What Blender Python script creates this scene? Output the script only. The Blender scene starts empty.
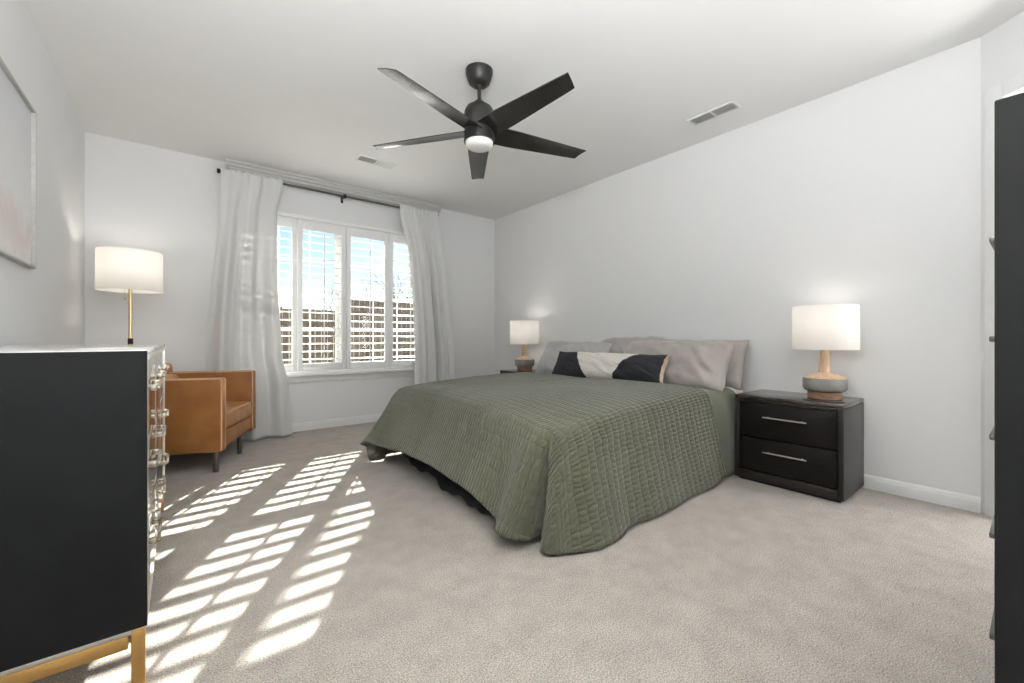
import bpy, bmesh, math, random
from mathutils import Vector, Matrix, noise
random.seed(7)
SC = bpy.context.scene
COL = SC.collection
PI = math.pi

# ------------------------------------------------------------------ camera, sky, sun, fill, exposure
cam_data = bpy.data.cameras.new('camera')
cam = bpy.data.objects.new('camera', cam_data)
COL.objects.link(cam)
cam_data.sensor_width = 36.0
cam_data.lens = 419.2 / 1024 * 36.0
cam_data.shift_y = -3.5 / 1024
cam_data.clip_start = 0.02
cam.location = (0, 0, 1.0)
cam.rotation_euler = (PI / 2, 0, math.radians(-38.295))
SC.camera = cam

W = bpy.data.worlds.new('sky'); SC.world = W; W.use_nodes = True
wn = W.node_tree
sky = wn.nodes.new('ShaderNodeTexSky')
sky.sky_type = 'NISHITA'; sky.sun_disc = False
sky.sun_elevation = math.radians(28.3); sky.sun_rotation = math.radians(30.4)
sky.air_density = 1.0; sky.dust_density = 0.25; sky.ozone_density = 2.6
wn.links.new(sky.outputs[0], wn.nodes['Background'].inputs['Color'])
wn.nodes['Background'].inputs['Strength'].default_value = 0.13

SUN_EL = math.radians(28.3)
sd = Vector((-0.489 * math.cos(SUN_EL), -0.872 * math.cos(SUN_EL), -math.sin(SUN_EL)))
sl = bpy.data.lights.new('sun', 'SUN'); sl.energy = 30.0; sl.angle = math.radians(0.35); sl.color = (1.0, 0.95, 0.87)
so = bpy.data.objects.new('sun', sl); COL.objects.link(so); so.location = (8, 14, 9)
so.rotation_euler = sd.to_track_quat('-Z', 'Y').to_euler()

def area(name, loc, direction, sx, sy, power, color=(1, 1, 1)):
    l = bpy.data.lights.new(name, 'AREA'); l.shape = 'RECTANGLE'; l.size = sx; l.size_y = sy
    l.energy = power; l.color = color
    o = bpy.data.objects.new(name, l); COL.objects.link(o); o.location = loc
    o.rotation_euler = Vector(direction).to_track_quat('-Z', 'Z').to_euler()
    return o
# added fill lamp in the unseen hall behind the camera
area('hall_fill', (0.05, -1.55, 1.5), (0.35, 1, 0.12), 1.2, 2.2, 10, (0.97, 0.985, 1.0))
area('ceiling_bounce_fill', (0.05, -0.30, 1.72), (0.05, 0.12, 1), 1.1, 0.5, 152, (0.97, 0.985, 1.0))  # added fill lamp behind the camera, bounced off the ceiling
# added fill lamp, unseen, beyond the angled doorway at the right
area('doorway_fill', (3.72, -.46, 1.15), (-.823, .568, -0.14), 0.8, 1.7, 62, (0.97, 0.985, 1.0))

SC.view_settings.view_transform = 'Standard'
SC.view_settings.look = 'None'
SC.view_settings.exposure = 0.10
SC.view_settings.gamma = 1.0
SC.view_settings.use_curve_mapping = False

# ------------------------------------------------------------------ materials
def mat(name, color, rough=0.6, metal=0.0, var=0.0, vscale=20.0, bump=0.0, bscale=80.0, bdist=0.002, spec=0.5,
        coat=0.0, sheen=0.0, stretch=None, color2=None, detail=3.0):
    m = bpy.data.materials.new(name); m.use_nodes = True
    nt = m.node_tree; b = nt.nodes['Principled BSDF']
    b.inputs['Base Color'].default_value = (*color, 1); b.inputs['Roughness'].default_value = rough
    b.inputs['Metallic'].default_value = metal; b.inputs['Specular IOR Level'].default_value = spec
    b.inputs['Coat Weight'].default_value = coat; b.inputs['Coat Roughness'].default_value = 0.08
    b.inputs['Sheen Weight'].default_value = sheen
    tc = nt.nodes.new('ShaderNodeTexCoord'); mp = nt.nodes.new('ShaderNodeMapping')
    nt.links.new(tc.outputs['Object'], mp.inputs['Vector'])
    if stretch: mp.inputs['Scale'].default_value = stretch
    if var > 0 or color2:
        n = nt.nodes.new('ShaderNodeTexNoise'); n.inputs['Scale'].default_value = vscale; n.inputs['Detail'].default_value = detail
        nt.links.new(mp.outputs[0], n.inputs['Vector'])
        r = nt.nodes.new('ShaderNodeValToRGB')
        c2 = color2 if color2 else tuple(min(1, c * (1 + var)) for c in color)
        c1 = color if color2 else tuple(c * (1 - var) for c in color)
        r.color_ramp.elements[0].position = 0.36; r.color_ramp.elements[1].position = 0.66
        r.color_ramp.elements[0].color = (*c1, 1); r.color_ramp.elements[1].color = (*c2, 1)
        nt.links.new(n.outputs['Fac'], r.inputs['Fac']); nt.links.new(r.outputs[0], b.inputs['Base Color'])
    if bump > 0:
        n2 = nt.nodes.new('ShaderNodeTexNoise'); n2.inputs['Scale'].default_value = bscale; n2.inputs['Detail'].default_value = 4
        nt.links.new(mp.outputs[0], n2.inputs['Vector'])
        bp = nt.nodes.new('ShaderNodeBump'); bp.inputs['Strength'].default_value = bump; bp.inputs['Distance'].default_value = bdist
        nt.links.new(n2.outputs['Fac'], bp.inputs['Height']); nt.links.new(bp.outputs[0], b.inputs['Normal'])
    return m

def nodes(m): return m.node_tree, m.node_tree.nodes['Principled BSDF']

M = {}
M['wall'] = mat('wall_paint', (0.80, 0.80, 0.80), 0.75, bump=0.12, bscale=220, bdist=0.001, spec=0.3)
M['ceiling'] = mat('ceiling_paint', (0.84, 0.835, 0.825), 0.85, bump=0.15, bscale=160, bdist=0.0015, spec=0.2)
M['trim'] = mat('white_trim_paint', (0.86, 0.86, 0.85), 0.35, var=0.01, vscale=30)
M['cornice'] = mat('grey_trim_paint', (0.56, 0.56, 0.54), 0.6, var=0.0, vscale=30)
M['shutter'] = mat('white_shutter_paint', (0.88, 0.88, 0.88), 0.35, var=0.01, vscale=30)
M['carpet'] = mat('carpet', (0.37, 0.335, 0.295), 0.95, spec=0.05, sheen=0.2)
nt, b = nodes(M['carpet'])
tc = nt.nodes['Texture Coordinate']
n1 = nt.nodes.new('ShaderNodeTexNoise'); n1.inputs['Scale'].default_value = 210; n1.inputs['Detail'].default_value = 6; n1.inputs['Roughness'].default_value = 0.7
n2 = nt.nodes.new('ShaderNodeTexNoise'); n2.inputs['Scale'].default_value = 8.0; n2.inputs['Detail'].default_value = 7; n2.inputs['Roughness'].default_value = 0.65
nt.links.new(tc.outputs['Object'], n1.inputs['Vector']); nt.links.new(tc.outputs['Object'], n2.inputs['Vector'])
r1 = nt.nodes.new('ShaderNodeValToRGB'); r1.color_ramp.elements[0].position = 0.38; r1.color_ramp.elements[1].position = 0.62
r1.color_ramp.elements[0].color = (0.18, 0.160, 0.134, 1); r1.color_ramp.elements[1].color = (0.60, 0.55, 0.485, 1)
r2 = nt.nodes.new('ShaderNodeValToRGB'); r2.color_ramp.elements[0].position = 0.35; r2.color_ramp.elements[1].position = 0.65
r2.color_ramp.elements[0].color = (0.86, 0.855, 0.85, 1); r2.color_ramp.elements[1].color = (1.06, 1.06, 1.06, 1)
mx = nt.nodes.new('ShaderNodeMix'); mx.data_type = 'RGBA'; mx.blend_type = 'MULTIPLY'; mx.inputs['Factor'].default_value = 1
nt.links.new(n1.outputs['Fac'], r1.inputs['Fac']); nt.links.new(n2.outputs['Fac'], r2.inputs['Fac'])
nt.links.new(r1.outputs[0], mx.inputs[6]); nt.links.new(r2.outputs[0], mx.inputs[7]); nt.links.new(mx.outputs[2], b.inputs['Base Color'])
bp = nt.nodes.new('ShaderNodeBump'); bp.inputs['Strength'].default_value = 0.7; bp.inputs['Distance'].default_value = 0.006
nt.links.new(n1.outputs['Fac'], bp.inputs['Height']); nt.links.new(bp.outputs[0], b.inputs['Normal'])

M['black_wood'] = mat('espresso_wood', (0.007, 0.006, 0.0055), 0.4, spec=0.16, color2=(0.012, 0.0095, 0.008), vscale=9, stretch=(1, 1, 12), bump=0.05, bscale=60)
M['night_wood'] = mat('espresso_wood_side', (0.011, 0.009, 0.008), 0.32, spec=0.3, color2=(0.021, 0.017, 0.015), vscale=8, stretch=(12, 1, 12), bump=0.04, bscale=60)
M['dresser_black'] = mat('black_ribbed_lacquer', (0.0075, 0.008, 0.0084), 0.6, var=0.1, vscale=14, spec=0.14)
nt, b = nodes(M['dresser_black'])
wv = nt.nodes.new('ShaderNodeTexWave'); wv.bands_direction = 'Z'; wv.inputs['Scale'].default_value = 34; wv.inputs['Distortion'].default_value = 1.0
bp = nt.nodes.new('ShaderNodeBump'); bp.inputs['Strength'].default_value = 0.04; bp.inputs['Distance'].default_value = 0.001
nt.links.new(nt.nodes['Texture Coordinate'].outputs['Object'], wv.inputs['Vector']); nt.links.new(wv.outputs['Fac'], bp.inputs['Height']); nt.links.new(bp.outputs[0], b.inputs['Normal'])
M['chest_black'] = mat('charcoal_lacquer', (0.0075, 0.008, 0.008), 0.6, spec=0.15, var=0.08, vscale=10, bump=0.04, bscale=60)
M['gloss_front'] = mat('mirror_glass', (0.50, 0.52, 0.55), 0.07, metal=0.8, var=0.05, vscale=4, spec=0.9, coat=1.0, bump=0.06, bscale=6, bdist=0.01)
M['dresser_top'] = mat('pale_reflection_top', (0.74, 0.74, 0.73), 0.15, var=0.04, vscale=6, coat=0.6)  # dresser top, coloured pale to imitate the wall's reflection in it
M['brass'] = mat('brushed_brass', (0.58, 0.36, 0.13), 0.3, metal=1.0, var=0.06, vscale=60, stretch=(1, 1, 20))
M['pale_brass'] = mat('pale_brass', (0.72, 0.57, 0.33), 0.28, metal=1.0, var=0.04, vscale=60)
M['champagne'] = mat('champagne_metal', (0.50, 0.45, 0.37), 0.25, metal=1.0, var=0.05, vscale=60)
M['nickel'] = mat('brushed_nickel', (0.66, 0.63, 0.58), 0.28, metal=1.0, var=0.04, vscale=80)
M['dark_metal'] = mat('dark_bronze_metal', (0.022, 0.021, 0.02), 0.42, metal=0.3, var=0.08, vscale=30)
M['blade'] = mat('fan_blade_bronze', (0.022, 0.021, 0.0195), 0.27, metal=0.1, var=0.1, vscale=12, spec=0.7, coat=0.3)
M['steel_dark'] = mat('gunmetal', (0.16, 0.155, 0.15), 0.35, metal=1.0, var=0.08, vscale=40)
M['rod'] = mat('gunmetal_rod', (0.13, 0.13, 0.13), 0.4, metal=0.8, var=0.06, vscale=40)
M['frosted'] = mat('frosted_white_glass', (0.84, 0.83, 0.81), 0.4, var=0.01, vscale=10)
M['leather'] = mat('cognac_leather', (0.25, 0.098, 0.024), 0.42, color2=(0.35, 0.15, 0.042), vscale=5, bump=0.16, bscale=260, bdist=0.0012, spec=0.5, detail=6)
M['leather_worn'] = mat('worn_cognac_leather', (0.36, 0.15, 0.045), 0.34, color2=(0.50, 0.235, 0.085), vscale=6, bump=0.25, bscale=90, bdist=0.002, spec=0.6, detail=6)
M['piping'] = mat('tan_leather_piping', (0.60, 0.36, 0.19), 0.45, var=0.08, vscale=30)
M['pillow_grey'] = mat('grey_sateen', (0.36, 0.34, 0.33), 0.55, var=0.05, vscale=5, bump=0.25, bscale=14, bdist=0.012, sheen=0.3)
M['pillow_taupe'] = mat('taupe_sateen', (0.34, 0.305, 0.285), 0.5, var=0.05, vscale=5, bump=0.3, bscale=13, bdist=0.014, sheen=0.3)
M['pillow_light'] = mat('light_grey_sateen', (0.40, 0.39, 0.38), 0.6, var=0.04, vscale=5, bump=0.25, bscale=14, bdist=0.012, sheen=0.3)
M['sheet'] = mat('white_sheet', (0.82, 0.77, 0.72), 0.8, var=0.02, vscale=6, bump=0.2, bscale=14, bdist=0.01)
M['cream'] = mat('cream_canvas', (0.70, 0.665, 0.60), 0.85, var=0.05, vscale=60, bump=0.3, bscale=18, bdist=0.01)
M['black_cloth'] = mat('black_canvas', (0.012, 0.013, 0.017), 0.85, var=0.12, vscale=70, bump=0.2, bscale=240, bdist=0.001)
M['tan_cloth'] = mat('tan_binding', (0.40, 0.30, 0.22), 0.8, var=0.06, vscale=60)
M['dust'] = mat('black_dust_cover', (0.012, 0.012, 0.014), 0.9, var=0.15, vscale=30, bump=0.3, bscale=60, bdist=0.004)
M['boxspring'] = mat('charcoal_boxspring_cloth', (0.03, 0.03, 0.033), 0.9, var=0.12, vscale=60, bump=0.2, bscale=200)
M['blanket'] = mat('sage_plain_cotton', (0.096, 0.104, 0.064), 0.9, var=0.06, vscale=14, bump=0.3, bscale=260, bdist=0.002, sheen=0.25)
M['night_top'] = mat('espresso_wood_top', (0.022, 0.016, 0.013), 0.2, color2=(0.042, 0.031, 0.025), vscale=8, stretch=(12, 1, 12), coat=0.4)  # nightstand top, coloured lighter and browner for the lamp's reflection
M['concrete'] = mat('grey_concrete', (0.21, 0.20, 0.185), 0.7, var=0.09, vscale=30, bump=0.12, bscale=120, bdist=0.001)
M['ash_wood'] = mat('ash_wood', (0.50, 0.33, 0.21), 0.5, color2=(0.64, 0.46, 0.31), vscale=7, stretch=(9, 9, 1.2))
M['walnut'] = mat('walnut_wood', (0.16, 0.085, 0.045), 0.5, color2=(0.27, 0.15, 0.085), vscale=7, stretch=(2, 2, 14))
M['register'] = mat('white_register_enamel', (0.78, 0.78, 0.76), 0.4, var=0.01, vscale=20)
M['duct'] = mat('duct_shade_grey', (0.33, 0.33, 0.33), 0.7, var=0.1, vscale=20)
M['frame_silver'] = mat('champagne_frame', (0.70, 0.68, 0.64), 0.35, metal=0.4, var=0.04, vscale=40)
M['frame_edge'] = mat('grey_frame_edge', (0.52, 0.51, 0.48), 0.6, metal=0.0, var=0.05, vscale=40)

# quilt: staggered little stitched cells, laid out in unrolled cloth metres (uv)
M['quilt'] = mat('sage_matelasse', (0.14, 0.155, 0.10), 0.85, sheen=0.2, spec=0.2)
nt, b = nodes(M['quilt'])
uv = nt.nodes.new('ShaderNodeUVMap'); uv.uv_map = 'UVMap'
ns = nt.nodes.new('ShaderNodeTexNoise'); ns.inputs['Scale'].default_value = 16; ns.inputs['Detail'].default_value = 2
nt.links.new(uv.outputs[0], ns.inputs['Vector'])
def math_node(op, a, bb=None):
    n = nt.nodes.new('ShaderNodeMath'); n.operation = op
    for i, v in enumerate((a, bb)):
        if v is None: continue
        if isinstance(v, (int, float)): n.inputs[i].default_value = v
        else: nt.links.new(v, n.inputs[i])
    return n.outputs[0]
sx = nt.nodes.new('ShaderNodeSeparateXYZ'); nt.links.new(uv.outputs[0], sx.inputs[0])
wob = math_node('MULTIPLY', math_node('SUBTRACT', ns.outputs['Fac'], 0.5), 0.028)
U = math_node('ADD', sx.outputs[0], wob); V = math_node('ADD', sx.outputs[1], wob)
vy = math_node('DIVIDE', V, 0.024)
row = math_node('FLOOR', vy)
ux = math_node('ADD', math_node('DIVIDE', U, 0.052), math_node('MULTIPLY', row, 0.0))
fu = math_node('ABSOLUTE', math_node('SINE', math_node('MULTIPLY', ux, PI)))
fv = math_node('ABSOLUTE', math_node('SINE', math_node('MULTIPLY', vy, PI)))
hgt = math_node('MULTIPLY', math_node('POWER', fv, 0.6), math_node('POWER', fu, 0.35))
bp = nt.nodes.new('ShaderNodeBump'); bp.inputs['Strength'].default_value = 0.9; bp.inputs['Distance'].default_value = 0.0085
nt.links.new(hgt, bp.inputs['Height']); nt.links.new(bp.outputs[0], b.inputs['Normal'])
n3 = nt.nodes.new('ShaderNodeTexNoise'); n3.inputs['Scale'].default_value = 2.5; n3.inputs['Detail'].default_value = 5
nt.links.new(uv.outputs[0], n3.inputs['Vector'])
rr = nt.nodes.new('ShaderNodeValToRGB'); rr.color_ramp.elements[0].position = 0.3; rr.color_ramp.elements[1].position = 0.7
rr.color_ramp.elements[0].color = (0.078, 0.079, 0.050, 1); rr.color_ramp.elements[1].color = (0.106, 0.108, 0.070, 1)
nt.links.new(n3.outputs['Fac'], rr.inputs['Fac']); nt.links.new(rr.outputs[0], b.inputs['Base Color'])

def sheer(name, color, trans, rough=0.85, emit=None):
    m = bpy.data.materials.new(name); m.use_nodes = True; nt = m.node_tree
    out = nt.nodes['Material Output']; b = nt.nodes['Principled BSDF']
    b.inputs['Base Color'].default_value = (*color, 1); b.inputs['Roughness'].default_value = rough; b.inputs['Specular IOR Level'].default_value = 0.1
    t = nt.nodes.new('ShaderNodeBsdfTranslucent'); t.inputs['Color'].default_value = (*color, 1)
    tc = nt.nodes.new('ShaderNodeTexCoord'); n = nt.nodes.new('ShaderNodeTexNoise'); n.inputs['Scale'].default_value = 300
    nt.links.new(tc.outputs['Object'], n.inputs['Vector'])
    bp = nt.nodes.new('ShaderNodeBump'); bp.inputs['Strength'].default_value = 0.15; bp.inputs['Distance'].default_value = 0.001
    nt.links.new(n.outputs['Fac'], bp.inputs['Height']); nt.links.new(bp.outputs[0], b.inputs['Normal'])
    mx = nt.nodes.new('ShaderNodeMixShader'); mx.inputs[0].default_value = trans
    nt.links.new(b.outputs[0], mx.inputs[1]); nt.links.new(t.outputs[0], mx.inputs[2]); nt.links.new(mx.outputs[0], out.inputs['Surface'])
    return m
M['curtain'] = sheer('white_linen_curtain', (0.80, 0.80, 0.79), 0.15)
M['shade'] = sheer('white_linen_shade', (0.92, 0.91, 0.89), 0.52)

m = bpy.data.materials.new('window_glass'); m.use_nodes = True; nt = m.node_tree
tr = nt.nodes.new('ShaderNodeBsdfTransparent'); tr.inputs['Color'].default_value = (0.95, 0.97, 0.97, 1)
gl = nt.nodes.new('ShaderNodeBsdfGlossy'); gl.inputs['Roughness'].default_value = 0.02
fr = nt.nodes.new('ShaderNodeFresnel'); fr.inputs['IOR'].default_value = 1.22
mx = nt.nodes.new('ShaderNodeMixShader')
nt.links.new(fr.outputs[0], mx.inputs[0]); nt.links.new(tr.outputs[0], mx.inputs[1]); nt.links.new(gl.outputs[0], mx.inputs[2])
nt.links.new(mx.outputs[0], nt.nodes['Material Output'].inputs['Surface'])
M['glass'] = m
m = bpy.data.materials.new('warm_bulb'); m.use_nodes = True
b = m.node_tree.nodes['Principled BSDF']; b.inputs['Base Color'].default_value = (1, 0.9, 0.75, 1)
b.inputs['Emission Color'].default_value = (1, 0.9, 0.76, 1); b.inputs['Emission Strength'].default_value = 6
M['bulb'] = m
# outdoors
M['lawn'] = mat('winter_lawn', (0.20, 0.18, 0.09), 0.95, color2=(0.30, 0.27, 0.15), vscale=3, bump=0.5, bscale=40, bdist=0.03)
M['fence_wood'] = mat('weathered_fence_wood', (0.20, 0.145, 0.115), 0.85, color2=(0.33, 0.26, 0.215), vscale=4, stretch=(9, 9, 1.2))
M['siding'] = mat('cream_siding', (0.5, 0.48, 0.44), 0.7, var=0.05, vscale=4)
M['pane_dark'] = mat('dark_house_glass', (0.02, 0.022, 0.025), 0.1, var=0.1, vscale=4)
M['roof'] = mat('grey_shingle', (0.12, 0.11, 0.11), 0.9, var=0.2, vscale=20)
M['bark'] = mat('grey_bark', (0.10, 0.085, 0.075), 0.9, var=0.25, vscale=20)
# art print: pale abstract wash
M['art'] = mat('abstract_print', (0.74, 0.73, 0.73), 0.6)
nt, b = nodes(M['art'])
tc = nt.nodes['Texture Coordinate']
sp = nt.nodes.new('ShaderNodeSeparateXYZ'); nt.links.new(tc.outputs['Object'], sp.inputs[0])
n1 = nt.nodes.new('ShaderNodeTexNoise'); n1.inputs['Scale'].default_value = 5; n1.inputs['Detail'].default_value = 5
nt.links.new(tc.outputs['Object'], n1.inputs['Vector'])
ad = nt.nodes.new('ShaderNodeMath'); ad.operation = 'MULTIPLY_ADD'; ad.inputs[1].default_value = 0.35
nt.links.new(n1.outputs['Fac'], ad.inputs[0]); nt.links.new(sp.outputs[2], ad.inputs[2])
rp = nt.nodes.new('ShaderNodeValToRGB')
els = rp.color_ramp.elements
els[0].position = 0.0; els[0].color = (0.60, 0.50, 0.46, 1); els[1].position = 1.0; els[1].color = (0.66, 0.67, 0.70, 1)
for p, c in ((0.13, (0.68, 0.56, 0.52)), (0.2, (0.78, 0.76, 0.74)), (0.36, (0.70, 0.62, 0.58)), (0.46, (0.77, 0.76, 0.75)), (0.7, (0.72, 0.72, 0.73))):
    e = els.new(p); e.color = (*c, 1)
nt.links.new(ad.outputs[0], rp.inputs['Fac']); nt.links.new(rp.outputs[0], b.inputs['Base Color'])
b.inputs['Coat Weight'].default_value = 0.25

# ------------------------------------------------------------------ helpers
def add_box(bm, lo, hi, bev=0.0, seg=2, rot=None, piv=None):
    c = [(a + b_) / 2 for a, b_ in zip(lo, hi)]; s = [abs(b_ - a) for a, b_ in zip(lo, hi)]
    r = bmesh.ops.create_cube(bm, size=1.0)
    vs = r['verts']
    for v in vs: v.co = Vector((v.co.x * s[0] + c[0], v.co.y * s[1] + c[1], v.co.z * s[2] + c[2]))
    geo = vs
    if bev > 0:
        es = list({e for v in vs for e in v.link_edges})
        rb = bmesh.ops.bevel(bm, geom=es, offset=min(bev, min(s) * 0.45), segments=seg, profile=0.5, affect='EDGES')
        geo = list({v for f in rb['faces'] for v in f.verts} | {v for v in vs if v.is_valid})
    if rot is not None:
        p = Vector(piv if piv else c)
        for v in geo: v.co = rot @ (v.co - p) + p
    return geo

def add_lathe(bm, prof, c=(0, 0, 0), n=40, cap0=True, cap1=True):
    rings = []
    for r, z in prof:
        rings.append([bm.verts.new((c[0] + r * math.cos(2 * PI * k / n), c[1] + r * math.sin(2 * PI * k / n), c[2] + z)) for k in range(n)])
    for a, b_ in zip(rings, rings[1:]):
        for k in range(n):
            bm.faces.new((a[k], a[(k + 1) % n], b_[(k + 1) % n], b_[k]))
    if cap0: bm.faces.new(list(reversed(rings[0])))
    if cap1: bm.faces.new(rings[-1])

def add_tube(bm, pts, rad, n=12, cap=True):
    pts = [Vector(p) for p in pts]
    if not isinstance(rad, (list, tuple)): rad = [rad] * len(pts)
    rings = []; up = Vector((0, 0, 1))
    for i, p in enumerate(pts):
        d = (pts[min(i + 1, len(pts) - 1)] - pts[max(i - 1, 0)]).normalized()
        a = d.cross(up if abs(d.z) < 0.95 else Vector((1, 0, 0))).normalized(); b_ = a.cross(d)
        rings.append([bm.verts.new(p + rad[i] * (a * math.cos(2 * PI * k / n) + b_ * math.sin(2 * PI * k / n))) for k in range(n)])
    for a, b_ in zip(rings, rings[1:]):
        for k in range(n):
            bm.faces.new((a[k], a[(k + 1) % n], b_[(k + 1) % n], b_[k]))
    if cap:
        bm.faces.new(list(reversed(rings[0]))); bm.faces.new(rings[-1])

def obj(name, bm, m, parent=None, smooth=True, label=None, ang=35):
    bmesh.ops.recalc_face_normals(bm, faces=bm.faces[:])
    me = bpy.data.meshes.new(name); bm.to_mesh(me); bm.free()
    o = bpy.data.objects.new(name, me); COL.objects.link(o)
    ms = m if isinstance(m, (list, tuple)) else [m]
    for x in ms: me.materials.append(x)
    if smooth:
        for p in me.polygons: p.use_smooth = True
        me.set_sharp_from_angle(angle=math.radians(ang))
    if parent is not None: o.parent = parent
    if label: o['label'] = label
    return o

def B(): return bmesh.new()
def box(name, lo, hi, m, parent=None, bev=0.0, label=None, seg=2):
    bm = B(); add_box(bm, lo, hi, bev, seg); return obj(name, bm, m, parent, label=label)

def thing(name, label, cat, loc=(0, 0, 0), rotz=0, group=None):
    o = bpy.data.objects.new(name, None); COL.objects.link(o); o.empty_display_size = 0.1
    o.location = loc; o.rotation_euler = (0, 0, rotz); o['label'] = label; o['category'] = cat
    if group: o['group'] = group
    return o
def tag(o, label, cat, group=None):
    o['label'] = label; o['category'] = cat
    if group: o['group'] = group
    return o
def struct(o): o['kind'] = 'structure'; return o
def dup(root, loc, rotz=None, label=None):
    r = root.copy(); COL.objects.link(r); r.location = loc
    if rotz is not None: r.rotation_euler = (0, 0, rotz)
    if label: r['label'] = label
    for ch in list(root.children):
        c = ch.copy(); COL.objects.link(c); c.parent = r
        for g in list(ch.children):
            d = g.copy(); COL.objects.link(d); d.parent = c
    return r
def interp(tab, x):
    if x <= tab[0][0]: return tab[0][1]
    for (a, va), (b_, vb) in zip(tab, tab[1:]):
        if x <= b_:
            t = (x - a) / (b_ - a); t = t * t * (3 - 2 * t)
            return va + (vb - va) * t
    return tab[-1][1]

# ------------------------------------------------------------------ room
XL, XR, YB, H = -0.63, 3.587, 4.95, 2.72
YF, YH = -0.50, -2.3          # wall behind the camera, end of the entry hall
A0 = Vector((XR, 0.22, 0)); AD = Vector((-0.568, -0.823, 0)).normalized()
tA = (0.22 - YF) / 0.823; A1 = A0 + AD * tA
WX0, WX1, WZ0, WZ1 = 0.47, 2.48, 0.64, 2.29

bm = B(); add_box(bm, (XL - .12, YH - .12, -.10), (XR + .12, YB + .12, 0.0)); add_box(bm, (XR + .12, YH - .12, -.10), (4.92, .34, 0.0)); struct(obj('floor', bm, M['carpet'], smooth=False))
bm = B(); add_box(bm, (XL - .12, YH - .12, H), (XR + .12, YB + .15, H + .1)); add_box(bm, (XR + .12, YH - .12, H), (4.92, .34, H + .1)); struct(obj('ceiling', bm, M['ceiling'], smooth=False))
bm = B()
add_box(bm, (XL - .12, YB, 0), (WX0, YB + .15, H)); add_box(bm, (WX1, YB, 0), (XR + .12, YB + .15, H))
add_box(bm, (WX0, YB, 0), (WX1, YB + .15, WZ0)); add_box(bm, (WX0, YB, WZ1), (WX1, YB + .15, H))
struct(obj('wall_back', bm, M['wall'], smooth=False))
bm = B(); add_box(bm, (XL - .12, YH, 0), (XL, YB, H)); struct(obj('wall_left', bm, M['wall'], smooth=False))
bm = B(); add_box(bm, (XR, 0.22, 0), (XR + .12, YB, H)); struct(obj('wall_right', bm, M['wall'], smooth=False))
# angled wall by the right corner with a doorway
def ang_box(bm, t0, t1, z0, z1, d0, d1, bev=0.0):
    """box in the frame of the angled wall: t along it from the corner, d out of it into the room"""
    n = Vector((AD.y, -AD.x, 0))
    if n.dot(Vector((0, 0, 0)) - A0) < 0: n = -n
    geo = add_box(bm, (t0, d0, z0), (t1, d1, z1), bev)
    for v in geo:
        t, d, z = v.co; q = A0 + AD * t + n * d; v.co = Vector((q.x, q.y, z))
DT0, DT1, DZ = 0.10, tA - 0.13, 2.32
bm = B(); ang_box(bm, 0.0, DT0, 0, H, -.12, 0); ang_box(bm, DT1, tA, 0, H, -.12, 0); ang_box(bm, DT0, DT1, DZ, H, -.12, 0)
struct(obj('wall_angled', bm, M['wall'], smooth=False))
d = bpy.data.objects.new('door_1', None); COL.objects.link(d); struct(d)
bm = B(); ang_box(bm, 0.03, DT0 + .01, 0, DZ + .075, 0.0, 0.018, .004); ang_box(bm, DT1 - .01, DT1 + .07, 0, DZ + .075, 0, .018, .004)
ang_box(bm, DT0 + .01, DT1 - .01, DZ - .01, DZ + .075, 0, .018, .004)
obj('door_casing', bm, M['trim'], d)
bm = B(); ang_box(bm, DT1 - .045, DT1 - .005, 0.012, DZ - .012, -.78, -.125, .003)
for z0, z1 in ((0.2, 0.95), (1.1, 2.12)):
    ang_box(bm, DT1 - .05, DT1 - .044, z0, z1, -.68, -.22, .002)
obj('door_leaf', bm, M['trim'], d)
# wall behind the chest, entry hall
bm = B(); add_box(bm, (0.72, YF - .12, 0), (A1.x + .1, YF, H)); struct(obj('wall_front', bm, M['wall'], smooth=False))
bm = B(); add_box(bm, (0.72, YH, 0), (0.84, YF - .12, H)); add_box(bm, (XL, YH - .12, 0), (0.84, YH, H)); struct(obj('wall_hall', bm, M['wall'], smooth=False))

bm = B(); add_box(bm, (XR + .12, .22, 0), (4.92, .34, H)); add_box(bm, (4.8, -1.8, 0), (4.92, .22, H)); add_box(bm, (3.0, -1.92, 0), (4.92, -1.8, H)); add_box(bm, (3.0, -1.8, 0), (3.1, YF - .12, H))
struct(obj('wall_beyond', bm, M['wall'], smooth=False))

def baseboard(name, p0, p1, n):
    """profile swept from p0 to p1, n points into the room"""
    prof = [(0, 0), (.014, 0), (.014, .062), (.011, .070), (.011, .078), (.006, .088), (0, .09)]
    bm = B(); p0 = Vector(p0); p1 = Vector(p1); n = Vector(n).normalized()
    a = [bm.verts.new(p0 + n * d_ + Vector((0, 0, z))) for d_, z in prof]
    c = [bm.verts.new(p1 + n * d_ + Vector((0, 0, z))) for d_, z in prof]
    for i in range(len(prof)):
        j = (i + 1) % len(prof); bm.faces.new((a[i], a[j], c[j], c[i]))
    bm.faces.new(a); bm.faces.new(list(reversed(c)))
    struct(obj(name, bm, M['trim'], smooth=False))
baseboard('baseboard_back', (XL, YB, 0), (XR, YB, 0), (0, -1, 0))
baseboard('baseboard_right', (XR, YB, 0), (XR, 0.22, 0), (-1, 0, 0))
baseboard('baseboard_left', (XL, YH, 0), (XL, YB, 0), (1, 0, 0))
baseboard('baseboard_front', (0.84, YF, 0), (A1.x, YF, 0), (0, 1, 0))

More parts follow.
